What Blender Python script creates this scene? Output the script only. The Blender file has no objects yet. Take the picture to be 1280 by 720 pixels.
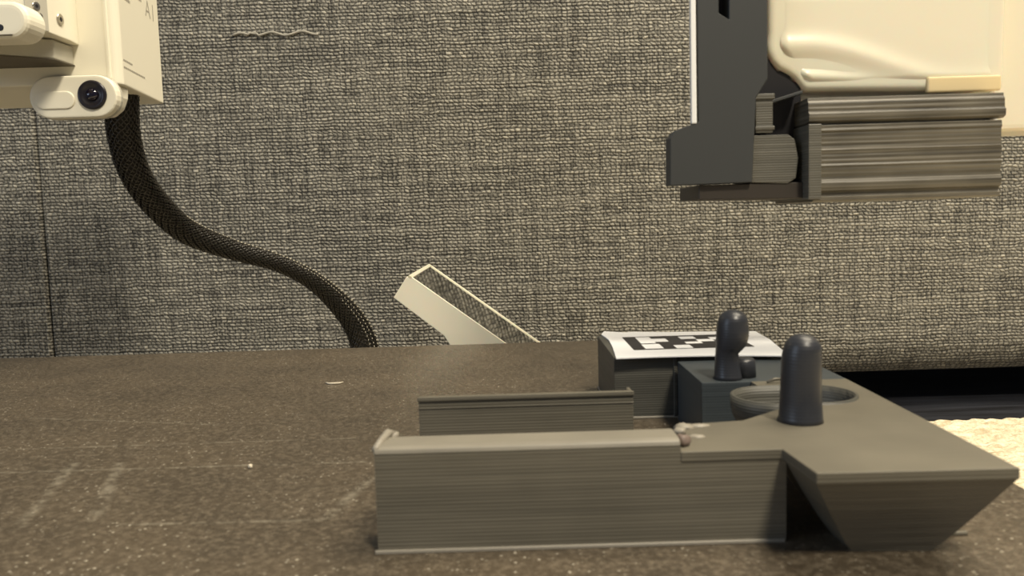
import bpy, bmesh, math, random
from mathutils import Vector, Matrix
random.seed(7)
S = 0.001                                   # everything below is laid out in millimetres
PI = math.pi
scene = bpy.context.scene
COL = scene.collection

# ------------------------------------------------------------------ camera, world, lights, exposure
cd = bpy.data.cameras.new('camera'); cam = bpy.data.objects.new('camera', cd); COL.objects.link(cam)
cd.sensor_width = 36.0; cd.lens = 36.0 * 1000 / 1280
cd.clip_start = 0.01; cd.clip_end = 30
pit, rol = math.radians(5.03), math.radians(1.72)
F = Vector((0, math.cos(pit), -math.sin(pit))); R0 = Vector((1, 0, 0)); U0 = Vector((0, math.sin(pit), math.cos(pit)))
R = math.cos(rol) * R0 - math.sin(rol) * U0; U = math.sin(rol) * R0 + math.cos(rol) * U0
m3 = Matrix((R, U, -F)).transposed()
cam.matrix_world = Matrix.Translation((0, 0, 0.080)) @ m3.to_4x4()
cd.dof.use_dof = True; cd.dof.focus_distance = 0.62; cd.dof.aperture_fstop = 30.0
scene.camera = cam

w = bpy.data.worlds.new('room_light'); scene.world = w; w.use_nodes = True
w.node_tree.nodes['Background'].inputs[0].default_value = (0.86, 0.90, 1.0, 1)
w.node_tree.nodes['Background'].inputs[1].default_value = 0.13

def area(name, loc, target, size, power, color):
    l = bpy.data.lights.new(name, 'AREA'); l.shape = 'DISK'; l.size = size; l.energy = power; l.color = color
    o = bpy.data.objects.new(name, l); COL.objects.link(o); o.location = loc
    o.rotation_euler = (Vector(target) - Vector(loc)).to_track_quat('-Z', 'Y').to_euler()
    return o
area('front_lamp', (0.50, -0.75, 1.60), (0.05, 0.35, 0.0), 0.30, 35, (1.0, 0.90, 0.72))
area('ceiling_lamp', (0.62, 0.42, 1.45), (0.15, 0.45, 0.0), 0.9, 30, (1.0, 0.88, 0.68))
area('window_light', (-1.4, -0.5, 0.6), (-0.1, 0.5, 0.1), 0.7, 4.5, (0.66, 0.80, 1.0))
vs = scene.view_settings
vs.view_transform = 'Standard'; vs.look = 'None'; vs.gamma = 1.0; vs.use_curve_mapping = False
vs.exposure = 0.0

# ------------------------------------------------------------------ node helpers
class NT:
    def __init__(s, m): s.t = m.node_tree; s.n = s.t.nodes; s.l = s.t.links
    def put(s, sock, v):
        if v is None: return
        if isinstance(v, (int, float)): sock.default_value = v
        elif isinstance(v, (tuple, list)): sock.default_value = v if len(v) == len(sock.default_value) else tuple(v) + (1,)
        else: s.l.new(v, sock)
    def m(s, op, a, b=None, c=None, clamp=False):
        n = s.n.new('ShaderNodeMath'); n.operation = op; n.use_clamp = clamp
        s.put(n.inputs[0], a); s.put(n.inputs[1], b); s.put(n.inputs[2], c); return n.outputs[0]
    def coord(s): return s.n.new('ShaderNodeTexCoord').outputs['Object']
    def sep(s, v):
        n = s.n.new('ShaderNodeSeparateXYZ'); s.l.new(v, n.inputs[0]); return n.outputs
    def comb(s, x, y, z):
        n = s.n.new('ShaderNodeCombineXYZ'); s.put(n.inputs[0], x); s.put(n.inputs[1], y); s.put(n.inputs[2], z); return n.outputs[0]
    def scale(s, v, sc):
        n = s.n.new('ShaderNodeMapping'); s.l.new(v, n.inputs[0]); n.inputs['Scale'].default_value = sc; return n.outputs[0]
    def noise(s, v, sc, det=2.0, rough=0.5):
        n = s.n.new('ShaderNodeTexNoise'); s.l.new(v, n.inputs['Vector']); n.inputs['Scale'].default_value = sc
        n.inputs['Detail'].default_value = det; n.inputs['Roughness'].default_value = rough; return n.outputs[0]
    def white(s, v):
        n = s.n.new('ShaderNodeTexWhiteNoise'); n.noise_dimensions = '3D'; s.l.new(v, n.inputs['Vector']); return n.outputs[0]
    def voro(s, v, sc, out='Distance'):
        n = s.n.new('ShaderNodeTexVoronoi'); s.l.new(v, n.inputs['Vector']); n.inputs['Scale'].default_value = sc; return n.outputs[out]
    def mix(s, f, a, b):
        n = s.n.new('ShaderNodeMix'); n.data_type = 'RGBA'; s.put(n.inputs[0], f)
        s.put(n.inputs[6], a); s.put(n.inputs[7], b); return n.outputs[2]
    def rng(s, v, a, b, c=0.0, d=1.0):
        n = s.n.new('ShaderNodeMapRange'); s.l.new(v, n.inputs[0])
        for i, q in enumerate((a, b, c, d)): n.inputs[i + 1].default_value = q
        return n.outputs[0]
    def bump(s, h, strength, dist):
        n = s.n.new('ShaderNodeBump'); s.l.new(h, n.inputs['Height']); n.inputs['Strength'].default_value = strength
        n.inputs['Distance'].default_value = dist; s.l.new(n.outputs[0], s.bsdf.inputs['Normal'])
    @property
    def bsdf(s): return s.n['Principled BSDF']

def mat(name, col=(0.5, 0.5, 0.5), rough=0.5, metal=0.0, spec=0.5):
    m = bpy.data.materials.new(name); m.use_nodes = True; t = NT(m); b = t.bsdf
    b.inputs['Base Color'].default_value = (*col, 1); b.inputs['Roughness'].default_value = rough
    b.inputs['Metallic'].default_value = metal; b.inputs['Specular IOR Level'].default_value = spec
    return m, t

def printed(name, col, rough=0.5, layer=0.0009, amt=0.35, bump=0.35):
    """plastic laid down in thin horizontal layers"""
    m, t = mat(name, col, rough)
    c = t.coord(); s = t.sep(c)
    st = t.noise(t.scale(c, (14, 14, 900)), 1.0, 3.0, 0.6)
    bl = t.noise(c, 45, 3.0)
    f = t.m('ADD', t.m('MULTIPLY', st, 0.7), t.m('MULTIPLY', bl, 0.3))
    f = t.rng(f, 0.35, 0.65)
    t.put(t.bsdf.inputs['Base Color'], t.mix(f, tuple(q * (1 - amt) for q in col), tuple(min(1, q * (1 + amt)) for q in col)))
    lay = t.m('SINE', t.m('MULTIPLY', s[2], 2 * PI / layer))
    grain = t.noise(t.scale(c, (60, 1200, 60)), 1.0, 2.0)
    h = t.m('ADD', t.m('ADD', t.m('MULTIPLY', lay, 0.25), st), t.m('MULTIPLY', grain, 0.4))
    t.bump(h, bump, 0.0004)
    return m

M = {}
M['tray'] = printed('grey_printed_plastic', (0.128, 0.116, 0.088), 0.47, amt=0.22, bump=0.28)
M['blue'] = printed('blue_grey_printed_plastic', (0.050, 0.060, 0.066), 0.42, amt=0.12, bump=0.12)
M['peg'] = printed('dark_peg_plastic', (0.028, 0.030, 0.036), 0.36, amt=0.1, bump=0.1)
M['box'] = printed('dark_box_plastic', (0.068, 0.066, 0.055), 0.5, amt=0.3, bump=0.3)
M['jaw'] = printed('jaw_plastic', (0.112, 0.100, 0.076), 0.42, layer=0.0016, amt=0.6, bump=0.6)
M['jaw2'] = printed('jaw_spacer_plastic', (0.105, 0.100, 0.082), 0.45, amt=0.25)
M['bracket'] = mat('charcoal_plastic', (0.040, 0.043, 0.044), 0.55)[0]
M['black'] = mat('black_plastic', (0.008, 0.007, 0.009), 0.5)[0]
M['cream'] = mat('cream_plastic', (0.80, 0.76, 0.62), 0.42)[0]
M['gloss'] = mat('glossy_cream_plastic', (0.86, 0.80, 0.64), 0.22)[0]
M['gloss'].node_tree.nodes['Principled BSDF'].inputs['Subsurface Weight'].default_value = 0.15
M['gloss'].node_tree.nodes['Principled BSDF'].inputs['Subsurface Scale'].default_value = 0.01
M['white'] = mat('white_plastic', (0.93, 0.94, 0.93), 0.45)[0]
M['amber'] = mat('painted_amber_glow', (0.82, 0.66, 0.38), 0.4)[0]  # colour of the orange glow painted onto the shell
M['railgrey'] = mat('warm_grey_plastic', (0.44, 0.42, 0.35), 0.45)[0]
M['metal'] = mat('screw_metal', (0.55, 0.52, 0.46), 0.28, 1.0)[0]
M['seam'] = mat('dark_seam', (0.10, 0.085, 0.06), 0.7)[0]
M['lens'] = mat('lens_glass', (0.006, 0.004, 0.012), 0.08, 0.0, 0.8)[0]
M['lensring'] = mat('lens_ring', (0.012, 0.010, 0.014), 0.3)[0]
M['mirror'] = mat('dark_mirror', (0.50, 0.50, 0.47), 0.05, 1.0)[0]
M['paper'] = mat('white_paper', (0.86, 0.86, 0.86), 0.7)[0]
M['ink'] = mat('black_ink', (0.022, 0.020, 0.022), 0.5)[0]
M['text'] = mat('grey_print', (0.36, 0.33, 0.27), 0.6)[0]
M['sheath'] = mat('black_sleeve', (0.010, 0.009, 0.007), 0.65)[0]
M['strand'] = mat('sleeve_strand', (0.026, 0.023, 0.018), 0.30)[0]
M['blob'] = mat('stringy_plastic', (0.27, 0.245, 0.20), 0.5)[0]
M['dust'] = mat('pale_lint', (0.62, 0.56, 0.44), 0.8)[0]
M['underfloor'] = mat('machine_base_plastic', (0.05, 0.05, 0.05), 0.5)[0]

# woven upholstery: offset rows of slanted stitches
def fabric():
    m, t = mat('woven_upholstery', (0.2, 0.2, 0.18), 0.85, 0, 0.25)
    c = t.coord(); s = t.sep(c)
    wob = t.noise(c, 60, 2.0)
    wobx = t.noise(t.scale(c, (25, 25, 90)), 1.0, 2.0)
    z = t.m('ADD', s[2], t.m('MULTIPLY', t.m('SUBTRACT', wob, 0.5), 0.0045))
    rowf = t.m('DIVIDE', z, 0.0031)
    row = t.m('FLOOR', rowf); fz = t.m('FRACT', rowf)
    rr = t.white(t.comb(row, 7.7, 1.1))
    sh = t.m('ADD', t.m('ADD', t.m('MULTIPLY', row, 0.5), t.m('MULTIPLY', rr, 0.35)), t.m('MULTIPLY', fz, 0.12))
    xf = t.m('ADD', t.m('DIVIDE', t.m('ADD', s[0], t.m('MULTIPLY', wobx, 0.014)), 0.0047), sh)
    colm = t.m('FLOOR', xf); fx = t.m('FRACT', xf)
    rnd = t.white(t.comb(colm, row, 3.3))
    bz = t.m('POWER', t.m('SINE', t.m('MULTIPLY', fz, PI)), 0.8)
    bx = t.m('POWER', t.m('SINE', t.m('MULTIPLY', fx, PI)), 0.55)
    st = t.m('MULTIPLY', bz, bx)
    # the warp showing as finer upright threads
    warp = t.m('ABSOLUTE', t.m('SINE', t.m('MULTIPLY', s[0], PI / 0.0025)))
    slub = t.noise(t.scale(c, (14, 14, 420)), 1.0, 2.0)
    slubv = t.noise(t.scale(c, (420, 14, 14)), 1.0, 1.0)
    fuzz = t.noise(c, 900, 2.0)
    h = t.m('MULTIPLY', st, t.m('ADD', 0.42, t.m('MULTIPLY', rnd, 0.62)))
    h = t.m('ADD', h, t.m('MULTIPLY', warp, 0.14))
    h = t.m('ADD', h, t.m('MULTIPLY', t.m('SUBTRACT', slub, 0.5), 0.9))
    h2 = t.m('ADD', h, t.m('MULTIPLY', fuzz, 0.35))
    f = t.m('ADD', h, t.m('MULTIPLY', t.m('SUBTRACT', slubv, 0.5), 0.7))
    f = t.m('ADD', f, t.m('MULTIPLY', t.m('SUBTRACT', fuzz, 0.5), 0.9))
    f = t.rng(f, 0.05, 1.05)
    fleck = t.rng(rnd, 0.965, 1.0)
    c1 = t.mix(f, (0.030, 0.029, 0.026), (0.40, 0.380, 0.325))
    c1 = t.mix(t.m('MULTIPLY', t.m('MULTIPLY', fleck, st), 0.55), c1, (0.62, 0.58, 0.48))
    t.put(t.bsdf.inputs['Base Color'], c1)
    t.bsdf.inputs['Sheen Weight'].default_value = 0.15
    t.bump(h2, 0.9, 0.0016)
    return m
M['fabric'] = fabric()

# textured steel plate: pebbled coating, dust, faint outlines left by earlier prints
def bedmat():
    m, t = mat('textured_plate', (0.08, 0.07, 0.05), 0.45)
    c = t.coord(); s = t.sep(c)
    mmx = t.m('ADD', t.m('MULTIPLY', s[0], 1000), -130); mmy = t.m('ADD', t.m('MULTIPLY', s[1], 1000), 310)   # the plate's own origin
    peb = t.voro(c, 1100); peb2 = t.noise(c, 700, 3.0, 0.7)
    vc = t.voro(c, 900, 'Color'); big = t.noise(c, 30, 4.0, 0.65); mid = t.noise(c, 480, 4.0, 0.8)
    base = t.mix(t.rng(big, 0.3, 0.7), (0.049, 0.038, 0.025), (0.080, 0.061, 0.039))
    base = t.mix(t.rng(mid, 0.46, 0.70, 0, 0.75), base, (0.185, 0.150, 0.105))
    gs = t.sep(vc)
    vd = t.voro(c, 900)
    speck = t.m('MULTIPLY', t.rng(gs[0], 0.86, 0.97), t.m('LESS_THAN', vd, 0.34))
    speck = t.m('MULTIPLY', speck, t.rng(big, 0.38, 0.62))
    base = t.mix(t.m('MULTIPLY', speck, 0.75), base, (0.55, 0.50, 0.40))
    brk = t.rng(t.noise(c, 120, 4.0, 0.75), 0.40, 0.62)
    tot = None
    segs = [(-200, 210.5, -136, 211.2, .9), (-136, 211.2, -153, 271, 1.7), (-116, 212, -137, 270, 1.9), (-116, 211.5, -52.8, 210.4, .8),
            (-220, 262, -50, 262, .8), (-52.8, 210.4, -47, 240, 1.6), (-47, 240, -32, 262, 1.4), (-240, 290, -60, 292, .6), (-210, 340, -120, 318, .5)]
    for x1, y1, x2, y2, wd in segs:
        dx, dy = x2 - x1, y2 - y1; L = math.hypot(dx, dy); dx /= L; dy /= L
        px = t.m('SUBTRACT', mmx, x1); py = t.m('SUBTRACT', mmy, y1)
        al = t.m('ADD', t.m('MULTIPLY', px, dx), t.m('MULTIPLY', py, dy))
        ac = t.m('ABSOLUTE', t.m('SUBTRACT', t.m('MULTIPLY', px, dy), t.m('MULTIPLY', py, dx)))
        a1 = t.rng(ac, wd * 1.6, wd * 0.3)
        inr = t.m('MULTIPLY', t.m('GREATER_THAN', al, 0), t.m('LESS_THAN', al, L))
        v = t.m('MULTIPLY', a1, inr)
        tot = v if tot is None else t.m('MAXIMUM', tot, v)
    base = t.mix(t.m('MULTIPLY', t.m('MULTIPLY', tot, brk), 0.36), base, (0.34, 0.31, 0.24))
    t.put(t.bsdf.inputs['Base Color'], base)
    t.put(t.bsdf.inputs['Roughness'], t.rng(mid, 0.3, 0.7, 0.34, 0.50))
    h = t.m('ADD', t.m('MULTIPLY', peb, 0.6), peb2)
    t.bsdf.inputs['Coat Weight'].default_value = 0.18; t.bsdf.inputs['Coat Roughness'].default_value = 0.22
    t.bump(h, 0.40, 0.0005)
    return m
M['bed'] = bedmat()

def rugmat():
    m, t = mat('cream_rug_wool', (0.72, 0.64, 0.46), 0.9, 0, 0.2)
    c = t.coord(); n = t.noise(c, 320, 3.0, 0.7); n2 = t.noise(t.scale(c, (60, 240, 60)), 1.0, 3.0)
    f = t.rng(t.m('ADD', t.m('MULTIPLY', n, .5), t.m('MULTIPLY', n2, .5)), 0.38, 0.62)
    t.put(t.bsdf.inputs['Base Color'], t.mix(f, (0.50, 0.41, 0.26), (0.86, 0.78, 0.60)))
    t.bump(n, 0.8, 0.002); return m
M['rug'] = rugmat()
def floormat():
    m, t = mat('dark_floor', (0.03, 0.035, 0.045), 0.5)
    c = t.coord(); n = t.noise(t.scale(c, (8, 90, 8)), 1.0, 4.0)
    t.put(t.bsdf.inputs['Base Color'], t.mix(t.rng(n, .35, .65), (0.006, 0.006, 0.008), (0.026, 0.028, 0.036))); return m
M['floor'] = floormat()

# ------------------------------------------------------------------ object helpers (vertices in world millimetres)
def tag(o, label, cat, group=None):
    o['label'] = label; o['category'] = cat
    if group: o['group'] = group
    return o
ORG = {}
def thing(name, label, cat, loc):
    o = bpy.data.objects.new(name, None); COL.objects.link(o); o.empty_display_size = 0.01
    o.location = Vector(loc) * S; ORG[o] = Vector(loc); tag(o, label, cat); return o
def mk(name, bm, m, parent=None, loc=None, smooth=False, label=None):
    org = Vector(loc) if loc is not None else (ORG[parent] if parent is not None else Vector((0, 0, 0)))
    porg = ORG[parent] if parent is not None else Vector((0, 0, 0))
    bmesh.ops.recalc_face_normals(bm, faces=bm.faces[:])
    for v in bm.verts: v.co = (v.co - org) * S
    me = bpy.data.meshes.new(name); bm.to_mesh(me); bm.free()
    if smooth: me.shade_smooth()
    me.materials.append(m)
    o = bpy.data.objects.new(name, me); COL.objects.link(o); ORG[o] = org
    if parent is not None: o.parent = parent
    o.location = (org - porg) * S
    if label: o['label'] = label
    return o
def bevel(bm, w, seg=2, ang=0.5):
    if w <= 0: return bm
    es = [e for e in bm.edges if len(e.link_faces) == 2 and e.calc_face_angle(0) > ang]
    bmesh.ops.bevel(bm, geom=es, offset=w, segments=seg, affect='EDGES', profile=0.6, clamp_overlap=True)
    return bm
def box(x0, x1, y0, y1, z0, z1, bv=0.4, seg=2, bm=None):
    b = bmesh.new()
    vs_ = [b.verts.new((x, y, z)) for x in (x0, x1) for y in (y0, y1) for z in (z0, z1)]
    for f in ((0, 1, 3, 2), (4, 6, 7, 5), (0, 4, 5, 1), (2, 3, 7, 6), (0, 2, 6, 4), (1, 5, 7, 3)): b.faces.new([vs_[i] for i in f])
    bmesh.ops.recalc_face_normals(b, faces=b.faces[:]); bevel(b, bv, seg)
    return join(bm, b)
def join(bm, b):
    if bm is None: return b
    t = bpy.data.meshes.new('t'); b.to_mesh(t); b.free(); bm.from_mesh(t); bpy.data.meshes.remove(t); return bm
def prism(pts, a0, a1, axis='z', bv=0.3, seg=2, holes=(), bm=None):
    def P(p, a): return {'z': (p[0], p[1], a), 'y': (p[0], a, p[1]), 'x': (a, p[0], p[1])}[axis]
    b = bmesh.new()
    if holes:
        es = []
        for lp in (pts, *holes):
            vv = [b.verts.new(P(p, a0)) for p in lp]
            es += [b.edges.new((vv[i], vv[(i + 1) % len(vv)])) for i in range(len(vv))]
        bmesh.ops.triangle_fill(b, use_beauty=True, edges=es)
        g = bmesh.ops.extrude_face_region(b, geom=b.faces[:])
        d = Vector(P((0, 0), a1)) - Vector(P((0, 0), a0))
        bmesh.ops.translate(b, vec=d, verts=[v for v in g['geom'] if isinstance(v, bmesh.types.BMVert)])
    else:
        lo = [b.verts.new(P(p, a0)) for p in pts]; hi = [b.verts.new(P(p, a1)) for p in pts]; n = len(pts)
        b.faces.new(lo); b.faces.new(hi[::-1])
        for i in range(n): b.faces.new((lo[i], hi[i], hi[(i + 1) % n], lo[(i + 1) % n]))
    bmesh.ops.recalc_face_normals(b, faces=b.faces[:]); bevel(b, bv, seg)
    return join(bm, b)
def loft(rings, cap=True, bm=None, closed=False):
    b = bmesh.new(); R_ = [[b.verts.new(p) for p in r] for r in rings]; n = len(rings[0])
    for i in range(len(R_) - (0 if closed else 1)):
        A, B = R_[i], R_[(i + 1) % len(R_)]
        for k in range(n): b.faces.new((A[k], A[(k + 1) % n], B[(k + 1) % n], B[k]))
    if cap and not closed: b.faces.new(R_[0][::-1]); b.faces.new(R_[-1])
    return join(bm, b)
def circ(cx, cy, z, r, n=28, ry=None): return [(cx + r * math.cos(2 * PI * k / n), cy + (ry or r) * math.sin(2 * PI * k / n), z) for k in range(n)]
def stadium(cx0, cx1, cy, r, n=12):
    a = [(cx1 + r * math.cos(t), cy + r * math.sin(t)) for t in [-PI / 2 + PI * k / n for k in range(n + 1)]]
    b = [(cx0 + r * math.cos(t), cy + r * math.sin(t)) for t in [PI / 2 + PI * k / n for k in range(n + 1)]]
    return a + b
def disc_on(center, normal, r, depth, n=24, bm=None):
    """a short round slab standing on a face"""
    q = Vector(normal).normalized().to_track_quat('Z', 'Y'); c = Vector(center)
    rr = [(r, 0), (r, depth * .6), (r * .86, depth)]
    return loft([[tuple(c + q @ Vector((a * math.cos(2 * PI * k / n), a * math.sin(2 * PI * k / n), h))) for k in range(n)] for a, h in rr], bm=bm)
def tube(pts, rad, n=8, bm=None):
    rings = []
    for i, p in enumerate(pts):
        p = Vector(p); d = (Vector(pts[min(i + 1, len(pts) - 1)]) - Vector(pts[max(i - 1, 0)])).normalized()
        q = d.to_track_quat('Z', 'Y'); r = rad[i] if isinstance(rad, (list, tuple)) else rad
        rings.append([tuple(p + q @ Vector((r * math.cos(2 * PI * k / n), r * math.sin(2 * PI * k / n), 0))) for k in range(n)])
    return loft(rings, bm=bm)
def blob(c, r, seed=0, sx=1, sy=1, sz=1, amp=.25):
    rnd = random.Random(seed); b = bmesh.new(); bmesh.ops.create_icosphere(b, subdivisions=2, radius=r)
    for v in b.verts:
        k = 1 + rnd.uniform(-amp, amp); v.co = Vector((v.co.x * sx * k, v.co.y * sy * k, v.co.z * sz * k)) + Vector(c)
    return b

# ------------------------------------------------------------------ floor, rug, sofa
fl = mk('floor', box(-1500, 1500, -900, 1700, -130, -114, 0), M['floor']); fl['kind'] = 'structure'

rb = bmesh.new()
def rug_h(x, y):
    u = x / 15.0 + 0.35 * math.sin(y / 19.0); v = y / 8.5
    r = math.floor(v); a = abs(math.sin(PI * (v))) ** .7 * (0.45 + .55 * abs(math.sin(PI * (u + .5 * r))) ** .7)
    return -110.5 + 3.6 * a + 0.9 * math.sin(x * .31 + y * .17) * math.sin(y * .23 - x * .11)
gx = [130 + 2.2 * i for i in range(250)]; gy = [190 + 2.0 * j for j in range(250)]
G = [[rb.verts.new((x + random.uniform(-.5, .5), min(y, 688 + 1.6 * math.sin(x * .25)) + random.uniform(-.5, .5), rug_h(x, y) if y < 687 else -115.0)) for y in gy] for x in gx]
for i in range(len(gx) - 1):
    for j in range(len(gy) - 1): rb.faces.new((G[i][j], G[i + 1][j], G[i + 1][j + 1], G[i][j + 1]))
box(-900, 1100, -700, 684, -113.9, -110.6, 1.0, 2, bm=rb)
tag(mk('rug', rb, M['rug'], smooth=True), 'cream woven rug with looped pile lying on the floor beside the black plate', 'rug')

sofa = thing('sofa', 'large sofa upholstered in grey woven fabric, filling the background', 'sofa', (0, 950, -114))
def panel(x0, x1, yf, bm=None):
    r = 26
    prof = [(yf + 500, -82), (yf + 500, 420), (yf, 420), (yf, -44)]
    for k in range(1, 7):
        a = PI / 2 * k / 6 * .92; prof.append((yf + 34 * (1 - math.cos(a)), -44 - 38 * math.sin(a)))
    prof = [(yf + 500, -82), (yf + 500, 420), (yf, 420)] + prof[3:] + [(yf + 40, -82)]
    b = prism(prof, x0, x1, 'x', 0)
    es = [e for e in b.edges if all(abs(v.co.x - x0) < .1 or abs(v.co.x - x1) < .1 for v in e.verts) and len(e.link_faces) == 2 and e.calc_face_angle(0) > 1.2 and abs(e.verts[0].co.x - e.verts[1].co.x) < .1]
    bmesh.ops.bevel(b, geom=es, offset=3.0, segments=4, affect='EDGES', profile=.5)
    return b
mk('seat_panel', panel(-435.2, 1000, 750), M['fabric'], sofa)
mk('side_panel', panel(-1000, -436.2, 748.5), M['fabric'], sofa)
for sx in (-900, 0, 900):
    mk('foot', loft([circ(sx, 850, -114, 16), circ(sx, 850, -80, 22)]), M['black'], sofa)
# a loose pulled thread in the upholstery
th = bmesh.new(); pts = []
for k in range(40):
    x = -248 + 78 * k / 39; pts.append((x, 748.4 + .5 * math.sin(k * .9), 253.5 + 1.6 * math.sin(k * .45) + (2.2 if 7 < k < 12 else 0)))
mk('pulled_thread', tube(pts, 1.1, 6, th), mat('thread', (.34, .32, .27), .85)[0], sofa, smooth=True, label='loose pale thread pulled out of the weave')

# ------------------------------------------------------------------ print bed
bed = thing('print_bed', 'dark bronze textured build plate, dusty and scratched, in the foreground', 'build plate', (-130, 310, -112))
pl = [(-420, 120), (138, 120), (142, 124)] + [(142 - 6 + 6 * math.cos(a), 507 - 6 + 6 * math.sin(a)) for a in (0, .5, 1.05, 1.57)] + [(-416, 507), (-420, 503)]
mk('build_plate', prism(pl, -1.2, 0, 'z', 0.25, 1), M['bed'], bed)
mk('heated_bed', box(-417, 139, 123, 504, -7, -1.2, 1.0), M['underfloor'], bed)
mk('carriage', box(-330, 60, 160, 460, -108.5, -7, 6, 3), M['underfloor'], bed)

# ------------------------------------------------------------------ printed tray
tray = thing('printed_tray', 'grey layered plastic holder with two pegs and a flared corner, in front on the plate', 'printed part', (35, 240, 0))
prof = [(187.3, 0.0), (187.3, 24.2), (199.7, 24.2), (199.8, 0)]
rimp = [(187.3, 24.2), (187.4, 25.0), (188.0, 25.7), (189.2, 26), (196.5, 26), (198.6, 25.6), (199.7, 24.2)]
mk('front_wall', prism(prof, -34.2, 39.2, 'x', 0), M['tray'], tray)
M['rim'] = printed('dusty_rim_plastic', (0.205, 0.188, 0.150), 0.5, amt=0.25)
mk('rim', prism(rimp, -34.4, 39.2, 'x', 0.2, 1), M['rim'], tray, label='pale rounded rim on the front wall')
mk('brim', box(-34.9, 64, 186.5, 187.4, 0, 0.9, .15, 1), M['blob'], tray, label='pale thin bottom edge')
bw = box(-29.6, 36.0, 240.2, 243.4, 0, 25.9, .3, 2)
box(-29.9, 36.2, 239.6, 241, 24.9, 26.2, .25, 2, bm=bw); box(-29.7, 36.0, 239.9, 241, 22.5, 22.9, .1, 1, bm=bw)
box(34.9, 36.0, 240.3, 248, 0, 25.8, .3, 2, bm=bw)
mk('back_wall', bw, M['tray'], tray)
outline = [(39.2, 187.0), (63.4, 187.0), (64.6, 168.6), (108.3, 168.0), (111, 264), (79, 264), (79, 255), (91.5, 255)]
outline += [(91.5 + 13 * math.cos(a), 242 + 13 * math.sin(a)) for a in [PI / 2 - PI * k / 16 for k in range(1, 16)]]
outline += [(91.5, 229), (81, 229), (76, 226), (62, 214.5), (45, 212), (43.5, 203), (41.5, 200), (39.2, 199.8)]
mk('top_plate', prism(outline, 20.4, 23, 'z', 0.35, 2), M['tray'], tray)
mk('plate_wall', box(39.2, 64.5, 187.3, 211, 0, 20.4, 0), M['tray'], tray)
top = [(64.9, 168.9), (108.0, 168.3), (110.7, 263), (106.5, 263), (106.5, 228.6), (80, 227.5), (66, 214), (64, 187.3)]
bot = [(77.5, 180.5), (95.4, 179.4), (97, 250), (95, 250), (94, 227), (82, 225), (79, 213), (77, 190)]
fr = bmesh.new(); rings = []
for k in range(9):
    u = k / 8; e = u ** .9
    rings.append([(b_[0] + (a_[0] - b_[0]) * e, b_[1] + (a_[1] - b_[1]) * u, 20.4 * u) for a_, b_ in zip(top, bot)])
lf = loft(rings, cap=False); lf.faces.ensure_lookup_table()
lf.faces.new([v for v in sorted((v for v in lf.verts if abs(v.co.z) < .01), key=lambda v: v.index)])
mk('flared_corner', lf, M['tray'], tray)
# oval cup let into the plate
cup = []
for z, r in ((23.5, 13.0), (20, 13.0), (17, 12.4), (14, 10.6), (12, 7.6), (12.6, 6.8), (14.6, 9.4), (17.4, 11.2), (20, 12.0), (23.5, 12.1)):
    cup.append([(x, y, z) for x, y in stadium(79.5, 91.5, 242, r)])
b = loft(cup, cap=False, closed=True); lo = [(x, y, 12.4) for x, y in stadium(79.5, 91.5, 242, 7.2)]
b.faces.new([b.verts.new(p) for p in lo]); bevel(b, .3, 1, .9)
mk('oval_cup', b, M['box'], tray, smooth=True, label='oval raised ring with a hollow middle')
blk = [(62.6, 264.3), (111, 264), (111.2, 294), (108, 301), (102, 304.6), (62.8, 304.2)]
mk('peg_block', prism(blk, 0, 23, 'z', .45, 2), M['blue'], tray, label='smooth blue-grey block behind the notch')
def peg_bm(cx, cy, z0, neck):
    rings = []
    z1 = z0 + 23.6
    # (height, left edge, right edge) of the outline
    full = [(0, -5.9, 6.2), (1, -5.5, 6.0), (6, -5.1, 5.7), (12, -4.9, 5.6), (17, -4.7, 5.7), (19, -4.4, 5.5)]
    thin = [(0, -5.6, 4.3), (1, -5.2, 4.0), (6, -4.9, 3.2), (8.8, -4.7, 3.0), (10.2, -4.6, 4.4), (11.6, -4.5, 5.8), (15.0, -4.4, 6.5), (17, -4.2, 6.5), (19, -4.0, 6.1)]
    for h, a, b_ in (thin if neck else full): rings.append(circ(cx + (a + b_) / 2, cy, z0 + h, (b_ - a) / 2, 30))
    a, b_ = ((thin if neck else full)[-1])[1:]; c0 = cx + (a + b_) / 2; r = (b_ - a) / 2
    for k in range(1, 8):
        t_ = PI / 2 * k / 8; rings.append(circ(c0 + .2, cy, z0 + 19 + 4.7 * math.sin(t_), r * math.cos(t_) ** .9, 30))
    bm = loft(rings)
    return bm
p1 = mk('peg', peg_bm(73.4, 269.5, 23, True), M['peg'], tray, loc=(73.4, 269.5, 23), smooth=True, label='rear round-headed peg with a waist')
mk('collar', loft([circ(79.0, 272.5, 23, 4.3), circ(79.0, 272.5, 28.6, 4.0), circ(79.0, 272.5, 29.4, 3.3)]), M['peg'], p1, smooth=True)
p2 = mk('peg', peg_bm(76.6, 212.0, 23, False), M['peg'], tray, loc=(76.6, 212, 23), smooth=True, label='front stout round-headed peg')
mk('stringy_blob', blob((-31.8, 199.5, 25.6), 2.0, 3, .9, .9, .7), M['blob'], tray, smooth=True, label='pale rough blob at the wall end')
b = tube([(-34, 188, 25.4), (-33.5, 193, 26.0), (-32.4, 198, 26.8), (-31, 200, 26.2)], [.9, .9, 1.1, .5], 8)
mk('stringy_blob', b, M['blob'], tray, smooth=True)
mk('stringy_blob', blob((40.9, 192.5, 24.2), 1.7, 5, 1, 1.2, .9), mat('brown_blob', (.16, .12, .10), .6)[0], tray, smooth=True, label='brown blob at the step of the wall')
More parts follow.
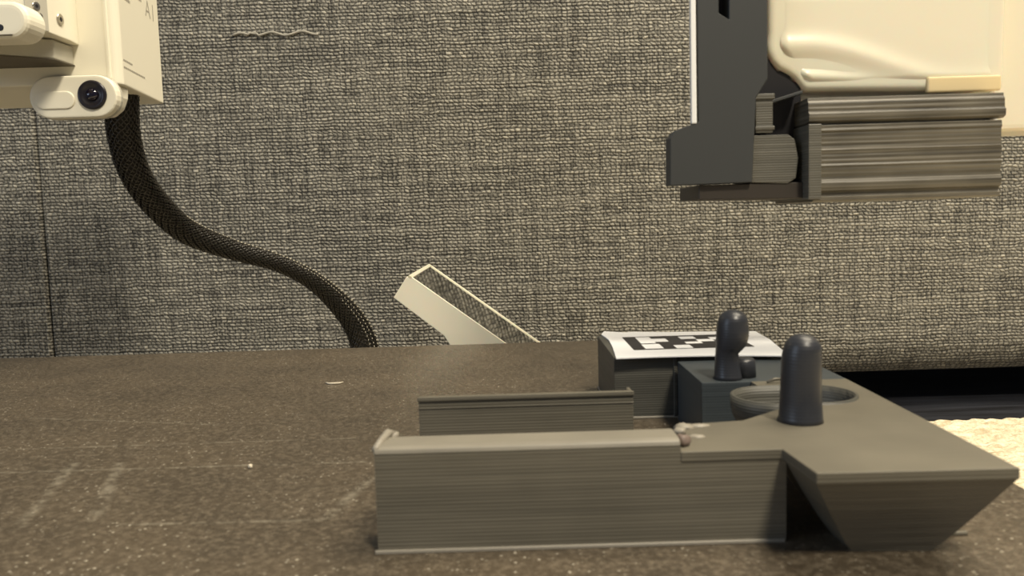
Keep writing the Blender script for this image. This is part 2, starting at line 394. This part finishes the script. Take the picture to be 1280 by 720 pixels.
for q_, (bx_, by_, bz_, br_, fx_) in enumerate(((44.5, 208.5, 23.1, 1.9, 1.3), (42.6, 203.6, 23.6, 1.7, 1.0), (48.5, 209.5, 23.0, 1.3, 2.2), (46.0, 199.5, 23.0, 1.2, 1.8))):
    mk('stringy_blob', blob((bx_, by_, bz_), br_, 20 + q_, fx_, 1.1, .55, .3), M['blob'], tray, smooth=True)
fl_ = tube([(83, 259.5, 23.6), (86, 260, 24.4), (90, 260.4, 24.0)], [.4, .6, .3], 6)
mk('stringy_blob', fl_, M['tray'], tray, smooth=True)

# ------------------------------------------------------------------ box with the marker sheet
bx = thing('marker_box', 'dark plastic box behind the printed tray, carrying a checkered marker sheet', 'box', (75, 340, 0))
mk('body', box(38.8, 107, 308, 366, .6, 24.5, .4, 2), M['box'], bx)
mk('base_lip', box(38.2, 107.4, 307.4, 366.4, 0, .9, .2, 1), M['blob'], bx, label='thin pale bottom edge')
mk('corner_strip', box(62.0, 63.4, 307.2, 308.3, .6, 23.6, .2, 1), M['box'], bx)
K = 55.1 / 54
sheet = thing('marker_sheet', 'white paper sheet printed with a black square pattern, lying on the dark box', 'paper', (75, 335, 24.5))
sp = [(39.2, 303.8), (55, 304.6), (72, 304.2), (88, 302), (101.5, 299.0), (104, 301), (106.5, 318), (109.2, 338), (109.8, 352), (110.6, 362), (86, 366), (70, 367.5), (56, 371.5), (52, 370.2), (42.6, 372.5), (40.6, 366), (42, 350), (41.2, 330)]
b = bmesh.new(); lo = [b.verts.new((x, y, 24.6 + (.5 if y > 370 and x < 45 else 0))) for x, y in sp]; hi = [b.verts.new((v.co.x, v.co.y, v.co.z + .45)) for v in lo]
b.faces.new(hi); b.faces.new(lo[::-1])
for i in range(len(sp)): b.faces.new((lo[i], lo[(i + 1) % len(sp)], hi[(i + 1) % len(sp)], hi[i]))
mk('paper', b, M['paper'], sheet)
def flat(x0, x1, y0, y1, z, sk=0):
    b = bmesh.new(); b.faces.new([b.verts.new(p) for p in ((x0 * K, y0 * K, z), (x1 * K, y0 * K, z), (x1 * K, y1 * K, z), (x0 * K, y1 * K, z))]); return b
mk('black_square', flat(47.6, 95.6, 313.8, 348.3, 25.08), M['ink'], sheet, label='black printed square')
cells = [(52.6, 60, 315.8, 327.2), (65, 71.6, 315, 322.8), (53, 59.2, 329.4, 346.4), (59.2, 65.2, 332.6, 341), (71.4, 78, 338, 344.8),
         (71.2, 78, 325.8, 330.4), (77.2, 84, 330.4, 336.2), (83.6, 90.4, 334.6, 341.4), (84, 90.2, 318.6, 323)]
for c_ in cells: mk('white_cell', flat(*c_, 25.12), M['paper'], sheet)

# ------------------------------------------------------------------ little bits lying on the plate
tag(mk('plastic_chip', box(104.4, 108.6, 187.4, 188.8, 0, .9, .3, 2), M['tray']), 'small dark plastic chip on the plate right of the flared corner', 'scrap')
tag(mk('crumb', blob((-88.4, 258.9, .55), .75, 2), M['dust'], smooth=True), 'brightest pale crumb left of the tray on the plate', 'crumb')
tag(mk('lint', tube([(-95, 396, .4), (-92.5, 392.6, .5), (-90, 392.2, .6), (-87.4, 393, .5), (-86, 396, .35)], [.25, .45, .5, .45, .25], 6), M['dust'], smooth=True), 'curled pale lint near the far edge of the plate', 'lint')

# ------------------------------------------------------------------ tilted white frame with a mirror-like face, behind the bed
fr = thing('tilted_mirror_frame', 'slanted white frame with dark reflective face rising behind the plate', 'mirror', (-20, 596, -112))
out = [(-79, 29.3), (-69.9, 42.9), (-67.3, 41.8), (38, -38), (22, -58), (-38, -11.5), (-46.4, 2.8)]
Y0, Y1 = 530, 663
d = Vector((105.3, -79.8)).normalized(); nrm = Vector((-d.y, d.x))
def edge(t0, t1, off0, off1, y0, y1):
    p = Vector((-67.3, 41.8)); a = p + d * t0; c_ = p + d * t1
    q = [a + nrm * off0, c_ + nrm * off0, c_ + nrm * off1, a + nrm * off1]
    return prism([tuple(v) for v in q], y0, y1, 'y', .15, 1)
mk('body', prism(out, Y0, Y1, 'y', .35, 2), M['gloss'], fr)
mk('rim', edge(-2, 130, -.2, 1.3, Y0, Y0 + 2.2), M['gloss'], fr)
mk('rim', edge(-2, 130, -.2, 1.3, Y1 - 1.8, Y1), M['gloss'], fr)
mk('rim', edge(-2, .8, -.2, 1.3, Y0, Y1), M['gloss'], fr)
mk('mirror_face', edge(.8, 128, .02, .5, Y0 + 2.2, Y1 - 1.8), M['mirror'], fr, label='dark reflective face')
mk('leg', box(-44, -20, 560, 630, -112, -6, 2, 2), M['gloss'], fr)

# ------------------------------------------------------------------ printer head with camera
hd = thing('printer_head', 'cream printer housing with round black camera lens, upper left', 'printer', (-260, 478, 158))
plan = [(-340, 440), (-214.5, 440), (-210.5, 441.2), (-208.2, 445), (-217, 516), (-340, 516)]
mk('housing', prism(plan, 158.2, 330, 'z', 1.3, 3), M['cream'], hd)
mk('corner_bead', prism([(-214.6, 439.5), (-212.6, 439.4), (-212.4, 441.4), (-214.4, 441.4)], 161, 330, 'z', .5, 2), M['cream'], hd)
q = [(x, z) for x, z in stadium(-243, -218.4, 151.1, 11.15, 14)]
pod = prism(q, 434, 440, 'y', 1.4, 3)
po = mk('camera_pod', pod, M['cream'], hd, smooth=False)
mk('pod_seam', prism([(x, z) for x, z in stadium(-243, -218.4, 151.1, 11.5, 14)], 438.6, 440.4, 'y', .2, 1), M['railgrey'], po)
mk('thumb_pad', prism([(x, z) for x, z in stadium(-246, -234.3, 149.4, 4.7, 10)], 433.2, 435, 'y', .8, 3), M['cream'], po)
mk('pod_neck', prism([(-243, 143), (-219, 142), (-213.6, 146), (-211.2, 152), (-210.6, 158.4), (-243, 158.4)], 440, 456, 'y', 2.2, 3), M['cream'], hd)
rg = [[(-220.2 + r * math.cos(2 * PI * k / 32), y, 151.7 + r * math.sin(2 * PI * k / 32)) for k in range(32)] for r, y in ((7.7, 434.5), (7.7, 433.3), (7.3, 432.8), (6.1, 432.7), (5.3, 433.2), (3.4, 433.6))]
ln = mk('lens_ring', loft(rg), M['lensring'], po, smooth=True, label='black round lens surround')
bs = bmesh.new(); bmesh.ops.create_uvsphere(bs, u_segments=20, v_segments=12, radius=3.2)
for v in bs.verts: v.co = Vector((v.co.x - 220.2, v.co.y * .45 + 433.2, v.co.z + 151.7))
mk('lens_glass', bs, M['lens'], ln, smooth=True)
# writing on the right-hand face
sdir = Vector((-8.8, 71, 0)).normalized(); sn = Vector((sdir.y, -sdir.x, 0))
def side(s, z, off=.12): return Vector((-208.2, 445, 0)) + sdir * s + sn * off + Vector((0, 0, z))
tx = bpy.data.curves.new('model_lettering', 'FONT'); tx.body = 'A1'; tx.size = .0150; tx.space_character = 1.15; tx.extrude = .00004; tx.offset = -0.00022
to = bpy.data.objects.new('model_lettering', tx); COL.objects.link(to)
mw = Matrix((sdir, Vector((0, 0, 1)), sn)).transposed().to_4x4()
mw.translation = (side(45.5, 206.5) - ORG[hd]) * S; to.parent = hd; to.matrix_local = mw; tx.materials.append(M['text'])
bpy.context.view_layer.update()
me = bpy.data.meshes.new_from_object(to.evaluated_get(bpy.context.evaluated_depsgraph_get())); bpy.data.objects.remove(to)
to = bpy.data.objects.new('model_lettering', me); COL.objects.link(to); to.parent = hd; to.matrix_local = mw; to['label'] = 'thin grey lettering'
def marks(name, rows, th=.5):
    b = bmesh.new()
    for s0, s1, z in rows:
        s = s0
        while s < s1:
            e = min(s1, s + random.uniform(1.2, 2.6))
            b.faces.new([b.verts.new(side(a, c_)) for a, c_ in ((s, z - th), (e, z - th), (e, z + th), (s, z + th))])
            s = e + .5
    mk(name, b, M['text'], hd)
marks('fine_print', [(1.5, 16, 172.2), (1.5, 37, 168.4)], .45)
marks('upper_print', [(4, 19, 207.2), (30, 40, 213.4)], .8)
# rail mount, carriage and lever on the front
pm = [(-300, 394), (-232, 400), (-227.8, 411), (-227.4, 430), (-228.5, 440), (-300, 440)]
mt = mk('rail_mount', prism(pm, 179.2, 300, 'z', .5, 2), M['cream'], hd)
def screw(c, n, r, parent):
    o = mk('screw', disc_on(c, n, r, .8), M['metal'], parent, smooth=False)
    mk('hex_socket', disc_on(Vector(c) + Vector(n).normalized() * .75, n, r * .45, .1, 6), M['black'], o)
n1 = (11, -4.2, 0); n2 = (19, -.4, 0)
screw((-230.2, 405.0, 190.6), n1, 2.2, mt); screw((-229.6, 406.6, 186.2), n1, 1.5, mt)
screw((-227.6, 421, 188.0), n2, 3.0, mt)
mk('mount_side', prism([(-232.8, 399.6), (-231.9, 399.6), (-227.6, 410.7), (-228.6, 411)], 179.6, 299, 'z', .1, 1), M['railgrey'], mt, label='warm grey side face')
rc = prism([(-300, 402), (-256, 408), (-232.4, 422), (-231.8, 440), (-300, 440)], 168.6, 178.4, 'z', .9, 3)
mk('rail_carriage', rc, M['railgrey'], hd)
mk('rail_edge', prism([(-300, 401.6), (-255.8, 407.6), (-231.9, 421.8), (-231.4, 440), (-300, 440)], 168.0, 168.7, 'z', .1, 1), M['seam'], hd)
lv = mk('latch_lever', prism([(x, z) for x, z in stadium(-285, -228.6, 178.2, 8.6, 14)], 380, 396, 'y', 3.2, 4), M['cream'], hd)
mk('screw_hole', disc_on((-233.0, 379.95, 174.6), (0, -1, 0), 1.5, .15, 20), M['black'], lv)
mk('slot', box(-243, -227.8, 379.6, 380.4, 170.9, 171.5, .1, 1), M['seam'], lv)

# ------------------------------------------------------------------ braided cable
ctl = [(-222.8, 474.0, 168.6), (-226.8, 480.0, 153.6), (-232.9, 493.0, 136.4), (-236.9, 512.0, 115.9), (-236.9, 540.0, 96.2), (-230.8, 575.0, 76.6), (-212.3, 610.0, 62.1),
       (-188.7, 642.0, 49.8), (-167.1, 668.0, 33.0), (-149.5, 690.0, 9.8), (-137.9, 704.0, -13.4), (-133.0, 710.0, -36.1), (-132, 712, -70), (-133, 700, -108)]
HW = [9.0, 9.1, 9.1, 9.0, 9.0, 8.4, 7.2, 6.4, 7.3, 9.3, 10.9, 12.0, 12, 12]
HT = [4.2, 4.2, 4.2, 4.3, 4.6, 5.0, 5.4, 5.8, 5.8, 5.6, 5.4, 5.2, 5.2, 5.2]
def cr(P, t):
    i = min(int(t), len(P) - 2); f = t - i
    g = lambda k: P[max(0, min(len(P) - 1, k))]
    a, b_, c_, d_ = g(i - 1), g(i), g(i + 1), g(i + 2)
    if isinstance(a, tuple): return Vector([cr([a[k], b_[k], c_[k], d_[k]], 1 + f) for k in range(3)])
    return .5 * (2 * b_ + (c_ - a) * f + (2 * a - 5 * b_ + 4 * c_ - d_) * f * f + (3 * b_ - a - 3 * c_ + d_) * f ** 3)
NS = 300; frames = []; ln_ = 0; prev = None
for k in range(NS + 1):
    t_ = (len(ctl) - 1) * k / NS * .99999
    p = cr(ctl, t_); q_ = cr(ctl, min(t_ + .02, len(ctl) - 1.00001)); d_ = (q_ - p)
    d_ = d_.normalized() if d_.length > 1e-6 else frames[-1][1]
    view = Vector((0, -1, 0)); a = d_.cross(view).normalized()      # across the flat side
    nn = a.cross(d_).normalized()
    if prev is not None: ln_ += (p - prev).length
    prev = p
    frames.append((p, d_, a, nn, cr(HW, t_), cr(HT, t_), ln_))
cab = thing('braided_cable', 'flat black braided sleeve cable curving from the printer head down behind the plate', 'cable', tuple(ctl[-1]))
def cp(fr_, ang, k=0.0, tw=.35):
    p, d_, a, nn, hw, ht, l_ = fr_
    ca, sa = math.cos(ang), math.sin(ang)
    x = math.copysign(abs(ca) ** .85, ca) * (hw + k); y = math.copysign(abs(sa) ** .85, sa) * (ht + k)
    c_, s_ = math.cos(tw), math.sin(tw)
    return p + a * (x * c_ - y * s_) + nn * (x * s_ + y * c_)
mk('sleeve', loft([[tuple(cp(f_, 2 * PI * i / 28, -.25)) for i in range(28)] for f_ in frames[::3]]), M['sheath'], cab, smooth=True)
sb = bmesh.new(); NB = 22
for dr in (1, -1):
    for i in range(NB):
        rr = []
        for j in range(0, 2 * NS + 1):
            u = j / 2; a_, b_ = frames[int(u)], frames[min(int(u) + 1, NS)]
            f_ = a_ if j % 2 == 0 else tuple((a_[m_] + b_[m_]) / 2 for m_ in range(7))
            ang = 2 * PI * i / NB + dr * f_[6] / 15.0
            k_ = .15 + .35 * math.cos(2 * PI * (f_[6] / 15.0 * NB / PI / 2 + (i * .5)) + (0 if dr > 0 else PI))
            rr.append(cp(f_, ang, k_))
        # flat ribbon with a raised middle
        vs0 = []
        for j, p in enumerate(rr):
            d_ = (rr[min(j + 1, len(rr) - 1)] - rr[max(j - 1, 0)]).normalized()
            fc = frames[min(j // 2, NS)]; o_ = (p - fc[0]).normalized(); s_ = d_.cross(o_).normalized()
            vs0.append([sb.verts.new(p - s_ * .42), sb.verts.new(p + o_ * .32), sb.verts.new(p + s_ * .42)])
        for j in range(len(vs0) - 1):
            for m_ in (0, 1): sb.faces.new((vs0[j][m_], vs0[j][m_ + 1], vs0[j + 1][m_ + 1], vs0[j + 1][m_]))
br = mk('braid', sb, M['strand'], cab, smooth=True); br['kind'] = 'stuff'

# ------------------------------------------------------------------ gripper hanging in from the upper right
gr = thing('gripper_head', 'cream and charcoal gripper with striped grey jaw, hanging at upper right', 'gripper', (130, 318, 84))
bo = [(70.2, 330), (96.6, 330), (96.4, 128), (92.2, 121.5), (90.6, 90.4), (60.1, 90.1), (60.3, 107.6), (62.0, 110.2), (70.9, 113.2)]
hole = [(78.6, 152.2), (82.4, 149.8), (82.6, 176), (78.6, 176)]
mk('bracket_plate', prism(bo, 300, 309, 'y', .25, 1, holes=(hole,)), M['bracket'], gr, label='charcoal L-shaped plate')
mk('slot_backing', box(75, 86, 309.2, 311, 145, 180, .2, 1), M['black'], gr)
mk('side_panel', box(68.2, 70.15, 299.6, 302.2, 112.6, 330, .4, 2), M['white'], gr, label='thin white panel behind the charcoal plate')
sh = [(100.2, 330), (100.2, 147), (99.6, 143), (99.9, 139.6), (101.4, 136.2), (104, 133.4), (107.4, 131.6), (110.0, 129.8), (112, 127.2), (113.6, 124.8), (190, 123.0), (192, 330)]
bm_ = prism(sh, 310, 352, 'y', 5.0, 5)
mk('shell', bm_, M['gloss'], gr, smooth=True)
# soft folds pressed into the front of the shell
gb = bmesh.new()
def fold(x, z):
    f = max(0, min(1, (x - 114) / 62)); f = f * f * (3 - 2 * f)
    zc = 141.5 - 15 * f
    e = min(1, (x - 100.5) / 7, (190 - x) / 8); e = max(0, e); e = e * e * (3 - 2 * e)
    h = 1.5 * (1 - .6 * f) * math.exp(-((z - zc) / 3.8) ** 2) - .9 * math.exp(-((z - zc + 6.5) / 2.8) ** 2) * max(0, 1 - (x - 105) / 40)
    h += 1.1 * math.exp(-((z - 130.6 - (x - 112) * -.09) / 2.2) ** 2) * max(0, 1 - abs(x - 114) / 30)
    h += 1.5 * math.exp(-(((z - 129.8) / 1.7) ** 2 + ((x - 112.6) / 2.2) ** 2))
    ez = max(0, min(1, (170 - z) / 12, (z - 124) / 3.0, (z - max(125.2, 148.5 - (x - 100) if x < 104 else 139 - (x - 104) * 1.15)) / 4)); 
    return 310.4 - (h + .5) * e * ez + .8 * (1 - e * ez)
NX, NZ = 110, 70
GG = [[gb.verts.new((100.5 + 89.5 * i_ / NX, fold(100.5 + 89.5 * i_ / NX, 123.6 + 47 * j_ / NZ), 123.6 + 47 * j_ / NZ)) for j_ in range(NZ + 1)] for i_ in range(NX + 1)]
for i_ in range(NX):
    for j_ in range(NZ):
        if GG[i_][j_].co.z < max(125.2, 148.5 - (GG[i_][j_].co.x - 100) * 1.0 if GG[i_][j_].co.x < 104 else 139 - (GG[i_][j_].co.x - 104) * 1.15): continue
        gb.faces.new((GG[i_][j_], GG[i_ + 1][j_], GG[i_ + 1][j_ + 1], GG[i_][j_ + 1]))
bmesh.ops.delete(gb, geom=[v for v in gb.verts if not v.link_faces], context='VERTS')
mk('shell_front', gb, M['gloss'], gr, smooth=True)
mk('amber_glow_strip', box(160, 188, 308.6, 311, 122.6, 128.4, .9, 3), M['amber'], gr, label='orange glow on the shell, painted as an amber strip')  # warm glow on the shell, put in as an amber-coloured strip
mk('back_panel', box(190, 300, 318, 345, 108.0, 330, 2.5, 3), M['gloss'], gr, label='cream panel behind the jaw')
mk('recess_shade_block', prism([(95, 87.4), (113, 87.4), (113, 128), (110, 128.6), (107.6, 133), (104, 132.6), (101, 137), (95, 142)], 312, 330, 'y', .2, 1), M['black'], gr)  # black block painting the shade in the recess behind the jaw
mk('diagonal_rib', prism([(98.4, 119.4), (110.5, 122.8), (110.5, 124), (98.4, 120.6)], 303, 312.2, 'y', .2, 1), M['bracket'], gr)
sp_ = [(90.8, 90.3), (104.5, 89.6), (107.5, 91.5), (108.4, 99), (107.0, 106), (104.6, 107.8), (90.8, 107.8)]
mk('jaw_spacer', prism(sp_, 301.5, 326, 'y', .5, 2), M['jaw2'], gr)
js = box(92.3, 98.7, 301, 320, 108.6, 122.3, .3, 2); box(92.0, 99.2, 300.4, 320, 120.8, 122.8, .2, 1, bm=js); box(92.0, 99.2, 300.4, 320, 109.6, 111, .2, 1, bm=js)
mk('jaw_stop', js, M['jaw2'], gr)
mk('underside_plate', prism([(71.2, 84.6), (110.5, 83.9), (110.5, 90.0), (71.2, 90.0)], 302, 336, 'y', .3, 1), mat('dark_brown_plastic', (.035, .028, .022), .5)[0], gr)
# jaw: ridged block
jp = [(299, 82.4), (297.4, 83.0), (297.4, 84.2), (298.2, 84.7), (298.2, 85.9), (297.0, 86.5), (296.6, 88.6), (297.0, 90.2), (297.6, 90.6), (297.2, 95), (296.9, 95.4), (297.2, 96.2),
      (297.4, 100.6), (297.0, 101.2), (297.4, 101.8), (297.5, 107.6), (297.0, 108.2), (297.4, 110.4), (340, 110.4), (340, 82.4)]
jw = mk('jaw', prism(jp, 112.4, 181.6, 'x', 0.12, 1), M['jaw'], gr, label='striped grey-brown layered block')
up = [(298.4, 111.2), (297.0, 112.0), (296.8, 114.4), (297.6, 115.0), (297.8, 118.6), (298.6, 119.4), (298.6, 120.4), (340, 120.4), (340, 111.2)]
mk('upper_bar', prism(up, 110.6, 182.8, 'x', 0.12, 1), M['jaw'], jw)
mk('middle_bar', box(113, 176.5, 299.2, 338, 109.8, 111.8, .2, 1), M['jaw2'], jw)
mk('end_flange', box(110.2, 115.0, 296.2, 340, 83.4, 110.8, .35, 2), M['jaw2'], jw)
mk('white_gap_tab', box(176.5, 184, 304, 320, 109.2, 111.8, .3, 2), M['white'], jw, label='white tab in the gap')  # white from behind, showing in the notch

# braid knots along the lit edge, their highlights painted as a paler colour
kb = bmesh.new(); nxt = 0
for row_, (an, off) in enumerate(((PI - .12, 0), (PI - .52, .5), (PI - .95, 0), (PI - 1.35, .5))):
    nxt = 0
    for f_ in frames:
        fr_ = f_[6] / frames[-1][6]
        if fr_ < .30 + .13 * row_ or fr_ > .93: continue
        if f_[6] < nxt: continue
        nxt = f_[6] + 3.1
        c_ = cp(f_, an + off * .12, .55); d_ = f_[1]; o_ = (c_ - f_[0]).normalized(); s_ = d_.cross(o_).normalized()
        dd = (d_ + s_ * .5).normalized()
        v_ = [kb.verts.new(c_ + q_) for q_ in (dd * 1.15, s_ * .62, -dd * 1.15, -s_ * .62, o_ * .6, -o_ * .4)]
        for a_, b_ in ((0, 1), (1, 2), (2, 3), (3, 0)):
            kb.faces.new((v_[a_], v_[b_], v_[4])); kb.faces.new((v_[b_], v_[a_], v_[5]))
kn = mk('braid_highlight_knots', kb, mat('strand_highlight', (0.42, 0.39, 0.31), 0.35)[0], cab, smooth=True, label='dotted edge of the braid with painted highlights'); kn['kind'] = 'stuff'
